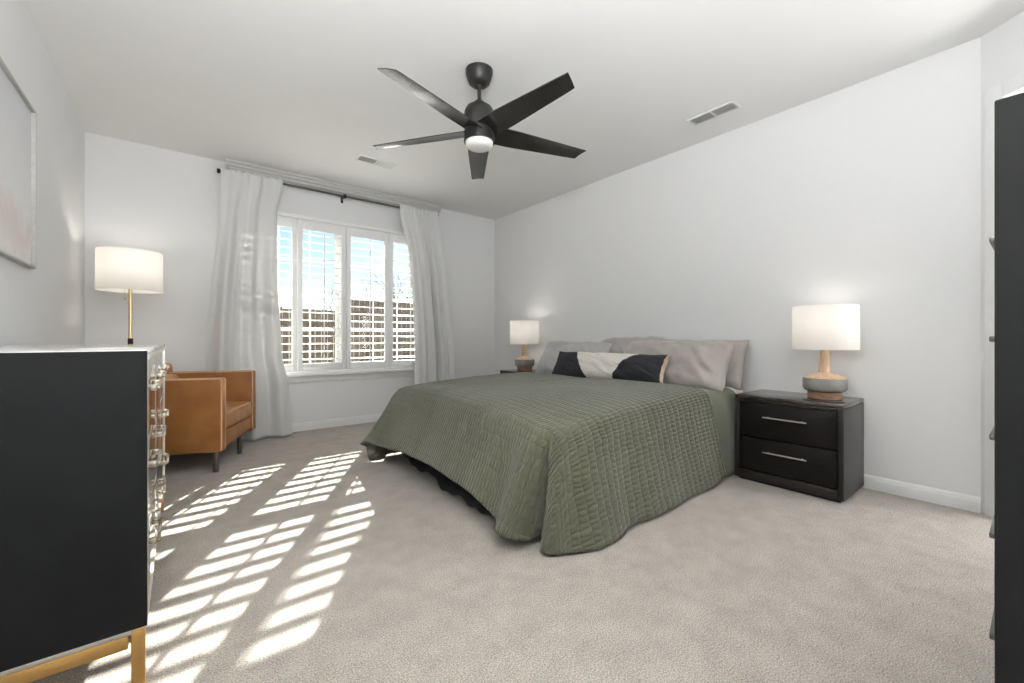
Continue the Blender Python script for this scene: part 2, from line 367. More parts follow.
# moulded strip over the curtain rod, at the ceiling
bm = B()
prof = [(0, 0), (.070, .0), (.074, .024), (.094, .030), (.098, .054), (.115, .060), (.115, .082), (0, .082)]
xa, xb = 0.335, 2.66
a = [bm.verts.new((xa, YB - p, H - .082 + z)) for p, z in prof]; c = [bm.verts.new((xb, YB - p, H - .082 + z)) for p, z in prof]
for i in range(len(prof)):
    j = (i + 1) % len(prof); bm.faces.new((a[i], a[j], c[j], c[i]))
bm.faces.new(a); bm.faces.new(list(reversed(c)))
struct(obj('trim_1', bm, M['cornice'], smooth=False))

# ------------------------------------------------------------------ window
win = bpy.data.objects.new('window_1', None); COL.objects.link(win); struct(win)
bm = B()
for lo, hi in (((WX0, 5.0, WZ0), (WX0 + .045, 5.1, WZ1)), ((WX1 - .045, 5.0, WZ0), (WX1, 5.1, WZ1)),
               ((WX0 + .045, 5.0, WZ0), (WX1 - .045, 5.1, WZ0 + .05)), ((WX0 + .045, 5.0, WZ1 - .05), (WX1 - .045, 5.1, WZ1)),
               ((1.43, 5.0, WZ0 + .05), (1.525, 5.1, WZ1 - .05))):
    add_box(bm, lo, hi, .004)
obj('window_frame', bm, M['trim'], win)
for x0, x1 in ((WX0 + .045, 1.43), (1.525, WX1 - .045)):
    for z0, z1, y in ((WZ0 + .05, 1.485, 5.035), (1.470, WZ1 - .05, 5.063)):
        bm = B()
        for lo, hi in (((x0, y - .014, z0), (x0 + .04, y + .014, z1)), ((x1 - .04, y - .014, z0), (x1, y + .014, z1)),
                       ((x0 + .04, y - .014, z0), (x1 - .04, y + .014, z0 + .026)), ((x0 + .04, y - .014, z1 - .026), (x1 - .04, y + .014, z1)),
                       ((x0 + .04, y - .008, (z0 + z1) / 2 - .011), (x1 - .04, y + .008, (z0 + z1) / 2 + .011)),
                       ((x0 + (x1 - x0) / 3 - .006, y - .0081, z0 + .025), (x0 + (x1 - x0) / 3 + .006, y + .0081, z1 - .025)),
                       ((x0 + (x1 - x0) * 2 / 3 - .006, y - .0081, z0 + .025), (x0 + (x1 - x0) * 2 / 3 + .006, y + .0081, z1 - .025))):
            add_box(bm, lo, hi, .002)
        s = obj('window_sash', bm, M['trim'], win)
        box('pane', (x0 + .035, y - .003, z0 + .03), (x1 - .035, y + .003, z1 - .03), M['glass'], s)
bm = B(); add_box(bm, (0.40, 4.865, .592), (2.55, 5.0, .622), .006); add_box(bm, (0.43, 4.93, .52), (2.52, 4.95, .592), .004)
obj('window_sill', bm, M['trim'], win)
bm = B()
add_box(bm, (0.425, 4.905, .622), (0.465, 4.95, 2.315), .004); add_box(bm, (2.487, 4.905, .622), (2.527, 4.95, 2.315), .004)
add_box(bm, (0.465, 4.905, 2.275), (2.487, 4.95, 2.315), .004); add_box(bm, (0.465, 4.905, .622), (2.487, 4.95, .64), .004)
obj('shutter_frame', bm, M['shutter'], win)

# shutters: four hinged panels of louvers
LZ0, LZ1, NL = 0.725, 2.165, 17
PITCH = (LZ1 - LZ0) / NL
TILT = math.radians(6.0)
def louver_bm(xa, xb, z):
    bm = B(); n = 12; hw, ht = .041, .0055; r0 = []; r1 = []
    for k in range(n):
        a = 2 * PI * k / n; y = hw * math.cos(a); zz = ht * math.sin(a)
        y2 = y * math.cos(TILT) - zz * math.sin(TILT); z2 = y * math.sin(TILT) + zz * math.cos(TILT)
        r0.append(bm.verts.new((xa, 4.925 + y2, z + z2))); r1.append(bm.verts.new((xb, 4.925 + y2, z + z2)))
    for k in range(n): bm.faces.new((r0[k], r0[(k + 1) % n], r1[(k + 1) % n], r1[k]))
    bm.faces.new(r0); bm.faces.new(list(reversed(r1)))
    return bm
slabels = ['white louvered shutter panel at the left, half behind the left curtain',
           'white louvered shutter panel left of the window middle',
           'white louvered shutter panel right of the window middle',
           'white louvered shutter panel at the right, partly behind the right curtain']
for i in range(4):
    x0 = 0.469 + i * 0.5045; x1 = x0 + 0.5005
    t = thing('shutter_panel', slabels[i], 'window shutter', ((x0 + x1) / 2, 4.925, 0.642), 0, 'plantation shutters on the window')
    off = Vector(t.location)
    bm = B()
    for lo, hi in (((x0, 4.91, .642), (x0 + .050, 4.94, 2.272)), ((x1 - .050, 4.91, .642), (x1, 4.94, 2.272)),
                   ((x0 + .050, 4.9105, .642), (x1 - .050, 4.9395, LZ0)), ((x0 + .050, 4.9105, LZ1), (x1 - .050, 4.9395, 2.272))):
        add_box(bm, lo, hi, .003)
    parts = [('panel_frame', bm)]
    for k in range(NL): parts.append(('louver', louver_bm(x0 + .051, x1 - .051, LZ0 + (k + .5) * PITCH)))
    xc = (x0 + x1) / 2 + .008
    bm = B(); add_box(bm, (xc - .0055, 4.872, LZ0 + .02), (xc + .0055, 4.883, LZ1 - .02), .003); parts.append(('tilt_rod', bm))
    for nm, bmm in parts:
        for v in bmm.verts: v.co -= off
        obj(nm, bmm, M['shutter'], t)

# ------------------------------------------------------------------ curtain rod and curtains
t = thing('curtain_rod', 'dark metal curtain rod above the window', 'curtain rod', (1.437, 4.84, 2.585))
def loc_obj(name, bm, m, t, **k):
    inv = Matrix.Translation(-Vector(t.location))
    if abs(t.rotation_euler.z) > 1e-9: inv = Matrix.Rotation(-t.rotation_euler.z, 4, 'Z') @ inv
    for v in bm.verts: v.co = inv @ v.co
    return obj(name, bm, m, t, **k)
bm = B(); add_tube(bm, [(0.30, 4.84, 2.585), (2.575, 4.84, 2.585)], .0125, 16); loc_obj('rod', bm, M['rod'], t)
for xe, sg in ((0.30, -1), (2.575, 1)):
    bm = B(); add_tube(bm, [(xe - sg * .002, 4.84, 2.585), (xe + sg * .008, 4.84, 2.585), (xe + sg * .012, 4.84, 2.585), (xe + sg * .03, 4.84, 2.585), (xe + sg * .034, 4.84, 2.585)], [.014, .015, .021, .021, .016], 20)
    loc_obj('finial', bm, M['dark_metal'], t)
for xe in (0.335, 1.437, 2.54):
    bm = B(); add_box(bm, (xe - .012, 4.935, 2.535), (xe + .012, 4.95, 2.63), .003); add_box(bm, (xe - .009, 4.852, 2.572), (xe + .009, 4.936, 2.59), .003)
    add_tube(bm, [(xe - .013, 4.84, 2.585), (xe + .013, 4.84, 2.585)], .024, 18)
    loc_obj('bracket', bm, M['dark_metal'], t)

def curtain(label, left, right, folds, seed, loc):
    NX, NZ = 150, 90; top, bot = 2.612, 0.012
    bm = B(); g = []
    for j in range(NZ + 1):
        z = top + (bot - top) * j / NZ
        xl = interp(left, z); xr = interp(right, z); dn = (top - z) / (top - bot)
        rowv = []
        for i in range(NX + 1):
            a = i / NX
            aw = a + 0.018 * math.sin(2 * PI * (a * 2.3 + seed)) + .01 * math.sin(seed * 3 + dn * 3 + a * 9)
            amp = 0.010 + 0.062 * min(1, dn * 2.2) ** 0.8
            ph = 2 * PI * folds * aw + seed
            y = math.sin(ph) * (0.62 + .38 * math.sin(3.1 * a * PI + seed)) + .25 * math.sin(2.0 * ph + 1.3 * seed + dn * 2)
            ruff = .006 * math.sin(2 * PI * folds * 3.1 * a + seed * 2) * max(0, 1 - dn * 7)
            yb = 4.803 - .012 * dn - .055 * min(1, dn * 1.6)
            yy = yb + amp * y * 0.75 + ruff
            if abs(z - 2.535) < .02: yy += .004
            xx = xl + (xr - xl) * a + .010 * math.cos(ph) * min(1, dn * 3)
            zz = z
            if j == 0: zz += .004 * math.sin(2 * PI * folds * 2.7 * a)
            if dn > .93:
                yy += .012 * math.sin(9 * a * PI + seed * 2) * (dn - .93) / .07
            rowv.append(bm.verts.new((xx - loc[0], min(yy, 4.893 if dn > .1 else 4.818) - loc[1], zz - loc[2])))
        g.append(rowv)
    for j in range(NZ):
        for i in range(NX): bm.faces.new((g[j][i], g[j][i + 1], g[j + 1][i + 1], g[j + 1][i]))
    o = obj('curtain', bm, M['curtain'], ang=180); o.location = loc
    md = o.modifiers.new('thick', 'SOLIDIFY'); md.thickness = 0.003; md.offset = 0
    return tag(o, label, 'curtain', 'window curtains')
curtain('white linen curtain at the left of the window, behind the leather armchair',
        [(0, .13), (.75, .165), (2.6, .295)], [(0, .885), (.45, .85), (.9, .785), (1.6, .75), (2.2, .752), (2.6, .815)], 2.9, 0.6, (0.55, 4.80, 0))
curtain('white linen curtain at the right of the window, behind the bed',
        [(0, 2.28), (.5, 2.25), (1.25, 2.235), (1.95, 2.19), (2.6, 2.07)], [(0, 2.85), (.58, 2.80), (1.6, 2.70), (2.6, 2.585)], 3.3, 2.3, (2.45, 4.80, 0))

# ------------------------------------------------------------------ bed
BX0, BX1, BY0, BY1 = 1.46, 3.50, 1.44, 3.32
bed = thing('bed', 'king size bed under the sage green quilt', 'bed', ((BX0 + BX1) / 2, (BY0 + BY1) / 2, 0))
bm = B()
for y in (BY0 + .06, (BY0 + BY1) / 2, BY1 - .06): add_box(bm, (BX0 + .06, y - .02, .13), (BX1 - .02, y + .02, .17), .004)
for x in (BX0 + .08, (BX0 + BX1) / 2, BX1 - .06): add_box(bm, (x - .02, BY0 + .04, .131), (x + .02, BY1 - .04, .169), .004)
loc_obj('bed_frame', bm, M['dark_metal'], bed)
for x in (BX0 + .12, (BX0 + BX1) / 2, BX1 - .12):
    for y in (BY0 + .12, (BY0 + BY1) / 2, BY1 - .12):
        bm = B(); add_box(bm, (x - .022, y - .022, .012), (x + .022, y + .022, .132), .004); add_box(bm, (x - .032, y - .032, 0), (x + .032, y + .032, .016), .005)
        loc_obj('leg', bm, M['dark_metal'], bed)
bm = B(); add_box(bm, (BX0 + .02, BY0 + .02, .17), (BX1, BY1 - .02, .38), .03, 3); loc_obj('box_spring', bm, M['boxspring'], bed)
bm = B(); g = []   # sagging torn dust cover under the foot end
for i in range(61):
    y = BY0 + .10 + (BY1 - BY0 - .2) * i / 60; f = i / 60
    zb = interp([(1.5, .09), (1.75, .05), (1.95, .03), (2.1, .014), (2.22, .04), (2.4, .03), (2.55, .075), (2.7, .07), (2.95, .10), (3.2, .15)], y) + .006 * math.sin(f * 70)
    g.append([bm.verts.new((1.325 + .012 * math.sin(f * 23) + k * .05, y, zb + (.172 - zb) * (k / 4) ** 1.6)) for k in range(5)])
for i in range(60):
    for k in range(4): bm.faces.new((g[i][k], g[i][k + 1], g[i + 1][k + 1], g[i + 1][k]))
o = loc_obj('dust_cover', bm, M['dust'], bed, ang=180)
md = o.modifiers.new('thick', 'SOLIDIFY'); md.thickness = .004
bm = B(); add_box(bm, (BX0 + .03, BY0 + .01, .38), (BX1, BY1 - .01, .655), .06, 5); 
for v in bm.verts:
    if v.co.z > .5: v.co.z -= .035 + .10 * max(0, 1 - (v.co.x - BX0) / .5) * (1 if v.co.y < 2.4 else .5)
loc_obj('mattress', bm, M['sheet'], bed)

# --- quilt, lofted from the mattress edge to its hem
def catmull(P, n):
    P = [Vector(p) for p in P]; out = []
    for i in range(len(P) - 1):
        p0 = P[max(i - 1, 0)]; p1 = P[i]; p2 = P[i + 1]; p3 = P[min(i + 2, len(P) - 1)]
        for k in range(n):
            t = k / n
            out.append(0.5 * ((2 * p1) + (p2 - p0) * t + (2 * p0 - 5 * p1 + 4 * p2 - p3) * t * t + (3 * p1 - p0 - 3 * p2 + p3) * t ** 3))
    out.append(P[-1]); return out
# (edge x, y, z), (hem x, y, z) pairs from the head end of the near side, round the foot, to the head end of the far side
Q = [((2.80, 1.415, .652), (2.945, 1.355, .055)),
     ((2.57, 1.42, .648), (2.72, 1.345, .020)),
     ((2.30, 1.425, .632), (2.42, 1.350, .018)),
     ((2.05, 1.425, .618), (2.12, 1.318, .022)),
     ((1.85, 1.425, .600), (1.87, 1.335, .020)),
     ((1.70, 1.425, .585), (1.71, 1.300, .014)),
     ((1.58, 1.430, .565), (1.55, 1.288, .012)),
     ((1.50, 1.440, .548), (1.40, 1.355, .012)),
     ((1.465, 1.455, .540), (1.315, 1.395, .014)),
     ((1.44, 1.475, .537), (1.325, 1.455, .014)),
     ((1.43, 1.490, .537), (1.400, 1.475, .020)),
     ((1.425, 1.510, .538), (1.385, 1.520, .030)),
     ((1.42, 1.530, .540), (1.270, 1.505, .050)),
     ((1.415, 1.560, .545), (1.160, 1.540, .085)),
     ((1.415, 1.600, .552), (1.165, 1.605, .090)),
     ((1.41, 1.700, .568), (1.235, 1.700, .095)),
     ((1.41, 1.85, .585), (1.225, 1.850, .148)),
     ((1.41, 2.05, .600), (1.235, 2.060, .172)),
     ((1.41, 2.30, .612), (1.225, 2.310, .195)),
     ((1.41, 2.55, .618), (1.235, 2.560, .192)),
     ((1.41, 2.80, .622), (1.225, 2.830, .188)),
     ((1.41, 3.00, .620), (1.215, 3.090, .165)),
     ((1.415, 3.12, .612), (1.190, 3.260, .158)),
     ((1.42, 3.20, .605), (1.175, 3.360, .160)),
     ((1.425, 3.25, .600), (1.150, 3.450, .130)),
     ((1.435, 3.29, .595), (1.210, 3.500, .090)),
     ((1.45, 3.31, .595), (1.195, 3.370, .012)),
     ((1.48, 3.325, .597), (1.300, 3.340, .012)),
     ((1.54, 3.335, .602), (1.380, 3.450, .012)),
     ((1.70, 3.335, .612), (1.600, 3.420, .02)),
     ((2.00, 3.335, .630), (2.020, 3.430, .03)),
     ((2.40, 3.335, .648), (2.460, 3.410, .02)),
     ((2.72, 3.335, .655), (2.900, 3.420, .05))]
NS = 9
E_ = catmull([q[0] for q in Q], NS); Hm = catmull([q[1] for q in Q], NS)
NT, NI = 34, 22
bm = B(); uvl = bm.loops.layers.uv.new('UVMap'); uvc = {}
cols = []
Yc = (BY0 + BY1) / 2
for s, (e, hpt) in enumerate(zip(E_, Hm)):
    e2 = (E_[min(s + 1, len(E_) - 1)] - E_[max(s - 1, 0)]); nrm = Vector((-e2.y, e2.x, 0)).normalized()
    if nrm.dot(Vector((2.1 - e.x, Yc - e.y, 0))) > 0: nrm = -nrm
    colv = []
    # the spine end of this column
    xm = min(max(e.x, 2.05), 2.66) + (0.06 if e.x > 2.7 else 0)
    if e.x > 2.05: xm = e.x - .07 * ((e.x - 2.05) / .71)
    spine = Vector((xm, Yc, .655 + .012 * (xm - 2.05)))
    for k in range(NI):
        t = k / NI; p = spine.lerp(e, t)
        zz = spine.z + (e.z - spine.z) * (t ** 2.6)
        zz += .004 * noise.noise(Vector((p.x * 5, p.y * 5, 1.0))) + .006 * noise.noise(Vector((p.x * 2.1, p.y * 2.1, 4.0)))
        v = bm.verts.new((p.x, p.y, zz)); uvc[v] = (p.x, p.y); colv.append(v)
    drop = (Vector((hpt.x - e.x, hpt.y - e.y, 0)).length ** 2 + (e.z - hpt.z) ** 2) ** .5
    for k in range(NT + 1):
        t = k / NT
        w = 0.16 * (1 - (1 - t) ** 5) + 0.84 * t ** 1.5
        zf = t ** 1.28 if t < .25 else t + (0.25 ** 1.28 - .25) * ((1 - t) / .75)
        p = Vector((e.x + (hpt.x - e.x) * w, e.y + (hpt.y - e.y) * w, e.z + (hpt.z - e.z) * zf))
        p += nrm * (.010 * noise.noise(Vector((p.x * 4, p.y * 4, p.z * 2 + 7))) * t + .004 * noise.noise(Vector((p.x * 11, p.y * 11, p.z * 7))))
        p.z += .004 * noise.noise(Vector((p.x * 5, p.y * 5, 2.0))) * (1 - t)
        v = bm.verts.new((p.x, p.y, max(p.z, .008))); uvc[v] = (e.x + nrm.x * drop * t, e.y + nrm.y * drop * t); colv.append(v)
    for _ in range(14):
        new = {}
        for k in range(NI - 7, NI + 9):
            new[k] = colv[k].co * .5 + (colv[k - 1].co + colv[k + 1].co) * .25
        for k, p in new.items(): colv[k].co = p
    cols.append(colv)
for a, c in zip(cols, cols[1:]):
    for k in range(len(a) - 1):
        try: f = bm.faces.new((a[k], a[k + 1], c[k + 1], c[k]))
        except ValueError: continue
        for lp in f.loops: lp[uvl].uv = uvc[lp.vert]
# close the gap between the two halves of the top (they meet on the spine)
bmesh.ops.remove_doubles(bm, verts=[c[0] for c in cols], dist=.0008)
quilt = obj('quilt', bm, M['quilt'], ang=180)
md = quilt.modifiers.new('thick', 'SOLIDIFY'); md.thickness = .008; md.offset = 1.0
tag(quilt, 'sage green stitched quilt spread over the bed', 'quilt')

# --- plain green blanket showing between quilt and pillows
bm = B(); g = []
prof = [(1.392, .015), (1.39, .12), (1.39, .3), (1.394, .48), (1.405, .57), (1.43, .612), (1.48, .63), (1.7, .637)] + [(1.7 + .115 * k, .638) for k in range(1, 12)] + \
       [(3.08, .637), (3.27, .634), (3.33, .617), (3.362, .57), (3.38, .48), (3.39, .3), (3.395, .12), (3.40, .015)]
for i in range(15):
    x = 2.56 + .66 * i / 14; rowv = []
    for j, (y, z) in enumerate(prof):
        side = (1 if z < .6 else 0)
        xx = x - (.02 * (i / 14) * math.sin(j * .9) if not side else 0) + (.012 * (i / 14) if side else 0)
        yy = y + (.006 * math.sin(x * 24 + z * 5) if side else 0)
        rowv.append(bm.verts.new((xx, yy, z)))
    g.append(rowv)
for i in range(14):
    for j in range(len(prof) - 1): bm.faces.new((g[i][j], g[i][j + 1], g[i + 1][j + 1], g[i + 1][j]))
o = obj('blanket', bm, M['blanket'], ang=180)
md = o.modifiers.new('sub', 'SUBSURF'); md.levels = 1; md.render_levels = 2
md = o.modifiers.new('thick', 'SOLIDIFY'); md.thickness = .006
tag(o, 'plain dark green blanket under the quilt at the head of the bed', 'blanket')

# --- pillows
def pillow_bm(w, h, th, seed, n=44, sag=0.0, split=None, pinch=.055, rnd=.0, wrk=1.0):
    """lens-shaped cushion standing in its local x (width), z (height); y is thickness"""
    bm = B(); front = []; back = []
    for j in range(n + 1):
        fr_ = []; bk = []
        b_ = -1 + 2 * j / n
        for i in range(n + 1):
            a = -1 + 2 * i / n
            ax = a * (1 - pinch * (1 - b_ * b_) * abs(a) ** 3); bz = b_ * (1 - pinch * 1.5 * (1 - a * a) * abs(b_) ** 3)
            ax *= 1 - rnd * abs(b_) ** 5; bz *= 1 - rnd * 1.6 * abs(a) ** 5
            tt = max(0, (1 - abs(a) ** 3.0) * (1 - abs(b_) ** 2.6)) ** .62
            wr = noise.noise(Vector((a * 2.6 + seed, b_ * 1.6, seed * 1.7))) * .26 * wrk + noise.noise(Vector((a * 7 + b_ * 3 + seed, b_ * 1.5 - a, seed))) * .20 * wrk + .09 * wrk * abs(noise.noise(Vector((a * 11 + b_ * 5, b_ * 3, seed + 5))))
            edge = max(abs(a), abs(b_))
            cr = .06 * math.sin(a * 17 + seed + b_ * 5) * max(0, edge - .45) * (1 - edge) * 3
            y = th * .5 * tt * (1 + wr + cr)
            x = ax * w * .5; z = bz * h * .5
            z -= sag * (1 - abs(b_)) * 0 + sag * max(0, b_) * (.5 + .5 * math.cos(a * 2.4 + seed))
            x += .006 * noise.noise(Vector((b_ * 4, seed, a)))
            z += .008 * noise.noise(Vector((a * 4, seed + 3, b_)))
            fr_.append(bm.verts.new((x, -y, z)))
            on_edge = i in (0, n) or j in (0, n)
            bk.append(fr_[-1] if on_edge else bm.verts.new((x, y, z)))
        front.append(fr_); back.append(bk)
    for j in range(n):
        for i in range(n):
            f = bm.faces.new((front[j][i], front[j][i + 1], front[j + 1][i + 1], front[j + 1][i]))
            if split: f.material_index = split(-1 + 2 * (i + .5) / n, -1 + 2 * (j + .5) / n)
            f = bm.faces.new((back[j][i], back[j + 1][i], back[j + 1][i + 1], back[j][i + 1]))
            if split: f.material_index = split(-1 + 2 * (i + .5) / n, -1 + 2 * (j + .5) / n)
    return bm
def place_pillow(name, bm, m, cx, cy, z0, h, lean, yaw, roll, label, cat, group=None):
    """front of the cushion faces -X; leans back by `lean`"""
    o = obj(name, bm, m, ang=180)
    R_ = Matrix.Rotation(yaw, 4, 'Z') @ Matrix.Rotation(-PI / 2, 4, 'Z') @ Matrix.Rotation(-lean, 4, 'X') @ Matrix.Rotation(roll, 4, 'Y')
    o.rotation_euler = R_.to_euler()
    o.location = (cx, cy, z0 + h * .5 * math.cos(lean))
    return tag(o, label, cat, group)
place_pillow('pillow', pillow_bm(.92, .43, .21, 1.3, rnd=.05), M['pillow_light'], 3.17, 3.02, .622, .37, .52, 0.02, .02,
             'light grey pillow nearest the window, left end of the bed', 'pillow', 'grey bed pillows')
place_pillow('pillow', pillow_bm(.86, .45, .21, 4.1, rnd=.14), M['pillow_grey'], 3.40, 2.48, .625, .41, .40, 0.0, -.02,
             'grey pillow standing at the middle, behind the cream and black cushion', 'pillow', 'grey bed pillows')
place_pillow('pillow', pillow_bm(.97, .45, .25, 7.7, rnd=.05, wrk=1.3), M['pillow_taupe'], 3.13, 1.885, .622, .39, .54, 0.03, -.005,
             'large grey pillow in front at the right end of the bed', 'pillow', 'grey bed pillows')
place_pillow('pillow', pillow_bm(.90, .42, .16, 2.6, rnd=.02), M['pillow_taupe'], 3.42, 1.86, .615, .39, .34, 0.0, .01,
             'taupe pillow leaning on the wall, its corner showing behind the large right pillow', 'pillow', 'grey bed pillows')
def lsplit(a, b_):
    # front view: +a is the window side after placing
    if a > .70 - .16 * b_ : return 0
    if a > .30 - .16 * (-b_) * -1: pass
    return 0
def lum_split(a, b_):
    # a = -1 is the far (window) end, +1 the near end; slanted black blocks, cream between
    l0 = -1.2; l1 = -.40 - .17 * b_ + .17
    if a < l1 - .17: return 1
    r0 = .345 + .17 * b_ + .06 * b_ * b_
    if a > r0 and a < .965: return 1
    if a >= .965: return 2
    return 0
lum = place_pillow('lumbar_cushion', pillow_bm(1.16, .255, .15, 5.2, n=150, split=lum_split, pinch=.03), [M['cream'], M['black_cloth'], M['tan_cloth']],
                   2.86, 2.34, .648, .25, .50, 0.045, -.0, 'long cream cushion with two black blocks, in front of the grey pillows', 'cushion')

# ------------------------------------------------------------------ nightstands
def nightstand(label, loc):
    t = thing('nightstand', label, 'nightstand', loc, 0, 'pair of dark nightstands')
    # local: front at x=-0.455 facing -x, back at 0, width along y +-0.295
    D, Wd, Ht = .46, .315, .60
    def p(name, lo, hi, m=M['black_wood'], par=None, bev=.003, **k):
        return box(name, lo, hi, m, par or t, bev, **k)
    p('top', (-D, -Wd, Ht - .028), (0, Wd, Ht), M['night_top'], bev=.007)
    bm = B(); add_box(bm, (-D, -Wd, .016), (0, -Wd + .032, Ht - .028), .006); add_box(bm, (-D, Wd - .032, .016), (0, Wd, Ht - .028), .006)
    add_box(bm, (-D + .02, -Wd + .032, .04), (-.012, Wd - .032, .06)); add_box(bm, (-.012, -Wd + .032, .04), (0, Wd - .032, Ht - .028))
    add_box(bm, (-D, -Wd + .032, .016), (-D + .02, Wd - .032, .078), .003); add_box(bm, (-D + .0, -Wd + .032, Ht - .045), (-D + .02, Wd - .032, Ht - .028), .003)
    obj('body', bm, M['night_wood'], t)
    bm = B(); add_box(bm, (-D + .025, -Wd + .02, 0), (-.01, Wd - .02, .04), .002); obj('plinth', bm, M['black_wood'], t)
    for z0, z1 in ((.084, .308), (.316, .550)):
        dr = p('drawer', (-D + .010, -Wd + .036, z0), (-.03, Wd - .036, z1), bev=.004)
        bm = B(); zc = (z0 + z1) / 2 + .028
        add_tube(bm, [(-D - .014, -.127, zc), (-D - .014, .127, zc)], .0048, 12)
        for y in (-.1, .1): add_tube(bm, [(-D + .012, y, zc), (-D - .014, y, zc)], .004, 10)
        obj('handle', bm, M['nickel'], dr, label='brushed nickel bar handle')
    return t
ns = nightstand('dark espresso nightstand with two drawers, at the near side of the bed', (XR - .015, 1.053, 0))
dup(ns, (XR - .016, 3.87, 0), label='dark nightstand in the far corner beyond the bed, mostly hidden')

# ------------------------------------------------------------------ bedside lamps
def bulb_light(par, z, power, rad=.03, color=(1.0, .94, .86)):
    l = bpy.data.lights.new('bulb_light', 'POINT'); l.energy = power; l.shadow_soft_size = rad; l.color = color
    o = bpy.data.objects.new('bulb_light', l); COL.objects.link(o); o.parent = par; o.location = (0, 0, z)
def shade_bm(r0, r1, z0, z1, n=56):
    bm = B(); add_lathe(bm, [(r0, z0), (r0 + .0015, z0 + .004), (r1 + .0015, z1 - .004), (r1, z1), (r1 - .003, z1), (r0 - .003, z0), (r0, z0)], n=n, cap0=False, cap1=False)
    bmesh.ops.remove_doubles(bm, verts=bm.verts[:], dist=1e-5); return bm
def bedside_lamp(label, loc):
    t = thing('table_lamp', label, 'lamp', loc, 0, 'pair of bedside table lamps')
    bm = B(); add_lathe(bm, [(.088, 0), (.094, .004), (.094, .048), (.09, .052)]); obj('base_ring', bm, M['walnut'], t, label='dark wood base ring')
    bm = B(); add_lathe(bm, [(.088, .052), (.108, .054), (.119, .066), (.121, .072), (.121, .132), (.119, .136)]); obj('body', bm, M['concrete'], t, label='grey concrete drum body')
    bm = B(); add_lathe(bm, [(.119, .136), (.117, .140), (.085, .154), (.052, .165), (.034, .172), (.0335, .178), (.030, .215), (.0245, .325), (.022, .335)]); obj('neck', bm, M['ash_wood'], t, label='pale wood cone and tapered neck')
    bm = B(); add_tube(bm, [(0, 0, .335), (0, 0, .40)], .012, 14)
    for k in range(3):
        a = 2 * PI * k / 3 + .4; add_tube(bm, [(0, 0, .398), (.177 * math.cos(a), .177 * math.sin(a), .40)], .0018, 6)
    obj('socket', bm, M['steel_dark'], t)
    bm = B(); bmesh.ops.create_uvsphere(bm, u_segments=20, v_segments=12, radius=.03)
    for v in bm.verts: v.co.z = v.co.z * 1.25 + .44
    obj('bulb', bm, M['bulb'], t)
    obj('lamp_shade', shade_bm(.180, .178, .324, .612), M['shade'], t, label='white drum lamp shade')
    return t
lampA = bedside_lamp('lit table lamp with concrete and wood base on the near nightstand', (3.348, 0.896, .60))
lampB = dup(lampA, (3.345, 3.985, .60), label='lit table lamp in the far corner beyond the bed')
for lp in (lampA, lampB): bulb_light(lp, .51, 1.25, .05)

# ------------------------------------------------------------------ floor lamp
fl = thing('floor_lamp', 'brass floor lamp with white drum shade in the left corner', 'lamp', (-0.318, 4.53, 0))
bm = B(); add_lathe(bm, [(.125, 0), (.128, .006), (.128, .016), (.122, .022), (.02, .026), (.014, .04)]); obj('base', bm, M['pale_brass'], fl)
bm = B(); add_tube(bm, [(0, 0, .03), (0, 0, .93)], .011, 18); obj('lower_pole', bm, M['pale_brass'], fl)
bm = B(); add_lathe(bm, [(.011, .925), (.017, .93), (.017, .995), (.012, 1.0)], n=20); obj('joint', bm, M['dark_metal'], fl, label='dark sleeve on the pole')
bm = B(); add_tube(bm, [(0, 0, .995), (0, 0, 1.02), (0, 0, 1.03), (0, 0, 1.40)], [.015, .015, .0125, .0125], 18); obj('pole', bm, M['pale_brass'], fl)
bm = B(); add_lathe(bm, [(.02, 1.39), (.022, 1.40), (.02, 1.45), (.01, 1.47)], n=20)
for k in range(3):
    a = 2 * PI * k / 3 + .2; add_tube(bm, [(0, 0, 1.43), (.198 * math.cos(a), .198 * math.sin(a), 1.43)], .002, 6)
obj('socket', bm, M['pale_brass'], fl)
bm = B(); add_tube(bm, [(-.03, -.035, 1.42), (-.03, -.035, 1.318)], .0012, 6); bmesh.ops.create_uvsphere(bm, u_segments=12, v_segments=8, radius=.008, matrix=Matrix.Translation((-.03, -.035, 1.31)))
obj('pull_chain', bm, M['pale_brass'], fl)
bm = B(); bmesh.ops.create_uvsphere(bm, u_segments=20, v_segments=12, radius=.03)
for v in bm.verts: v.co.z = v.co.z * 1.25 + 1.51
obj('bulb', bm, M['bulb'], fl)
obj('lamp_shade', shade_bm(.202, .200, 1.375, 1.69), M['shade'], fl, label='white drum lamp shade')
bulb_light(fl, 1.585, 2.6, .05)

# ------------------------------------------------------------------ armchair
# local: x to the front, y to the left (far arm), origin under the chair's near front corner
ev = Vector((0.368, 0.93)); rz = math.atan2(-0.368, 0.93)
ch = thing('armchair', 'brown leather armchair with metal legs in the left corner by the curtain', 'armchair', (0.237, 3.762, 0), rz)
CW, CD = .84, .70
def cbox(bm, lo, hi, bev, seg=4): return add_box(bm, lo, hi, bev, seg)
def arm(y0, y1):
    bm = B(); cbox(bm, (-CD, y0, .155), (0, y1, .70), .014, 4); return obj('arm', bm, M['leather'], ch)
for y0, y1 in ((0, .085), (CW - .085, CW)):
    a_ = arm(y0, y1); bm = B()
    for yy in (y0 + .004, y1 - .004):
        add_tube(bm, [(-.004, yy, .165), (-.004, yy, .69), (-.012, yy, .697), (-CD + .01, yy, .697)], .0055, 8)
    obj('piping', bm, M['piping'], a_, label='paler leather piping')
bm = B(); cbox(bm, (-CD + .05, .088, .165), (-.012, CW - .088, .29), .02, 4); obj('seat_base', bm, M['leather'], ch)
bm = B(); cbox(bm, (-CD + .12, .09, .292), (-.003, CW - .09, .43), .035, 5)
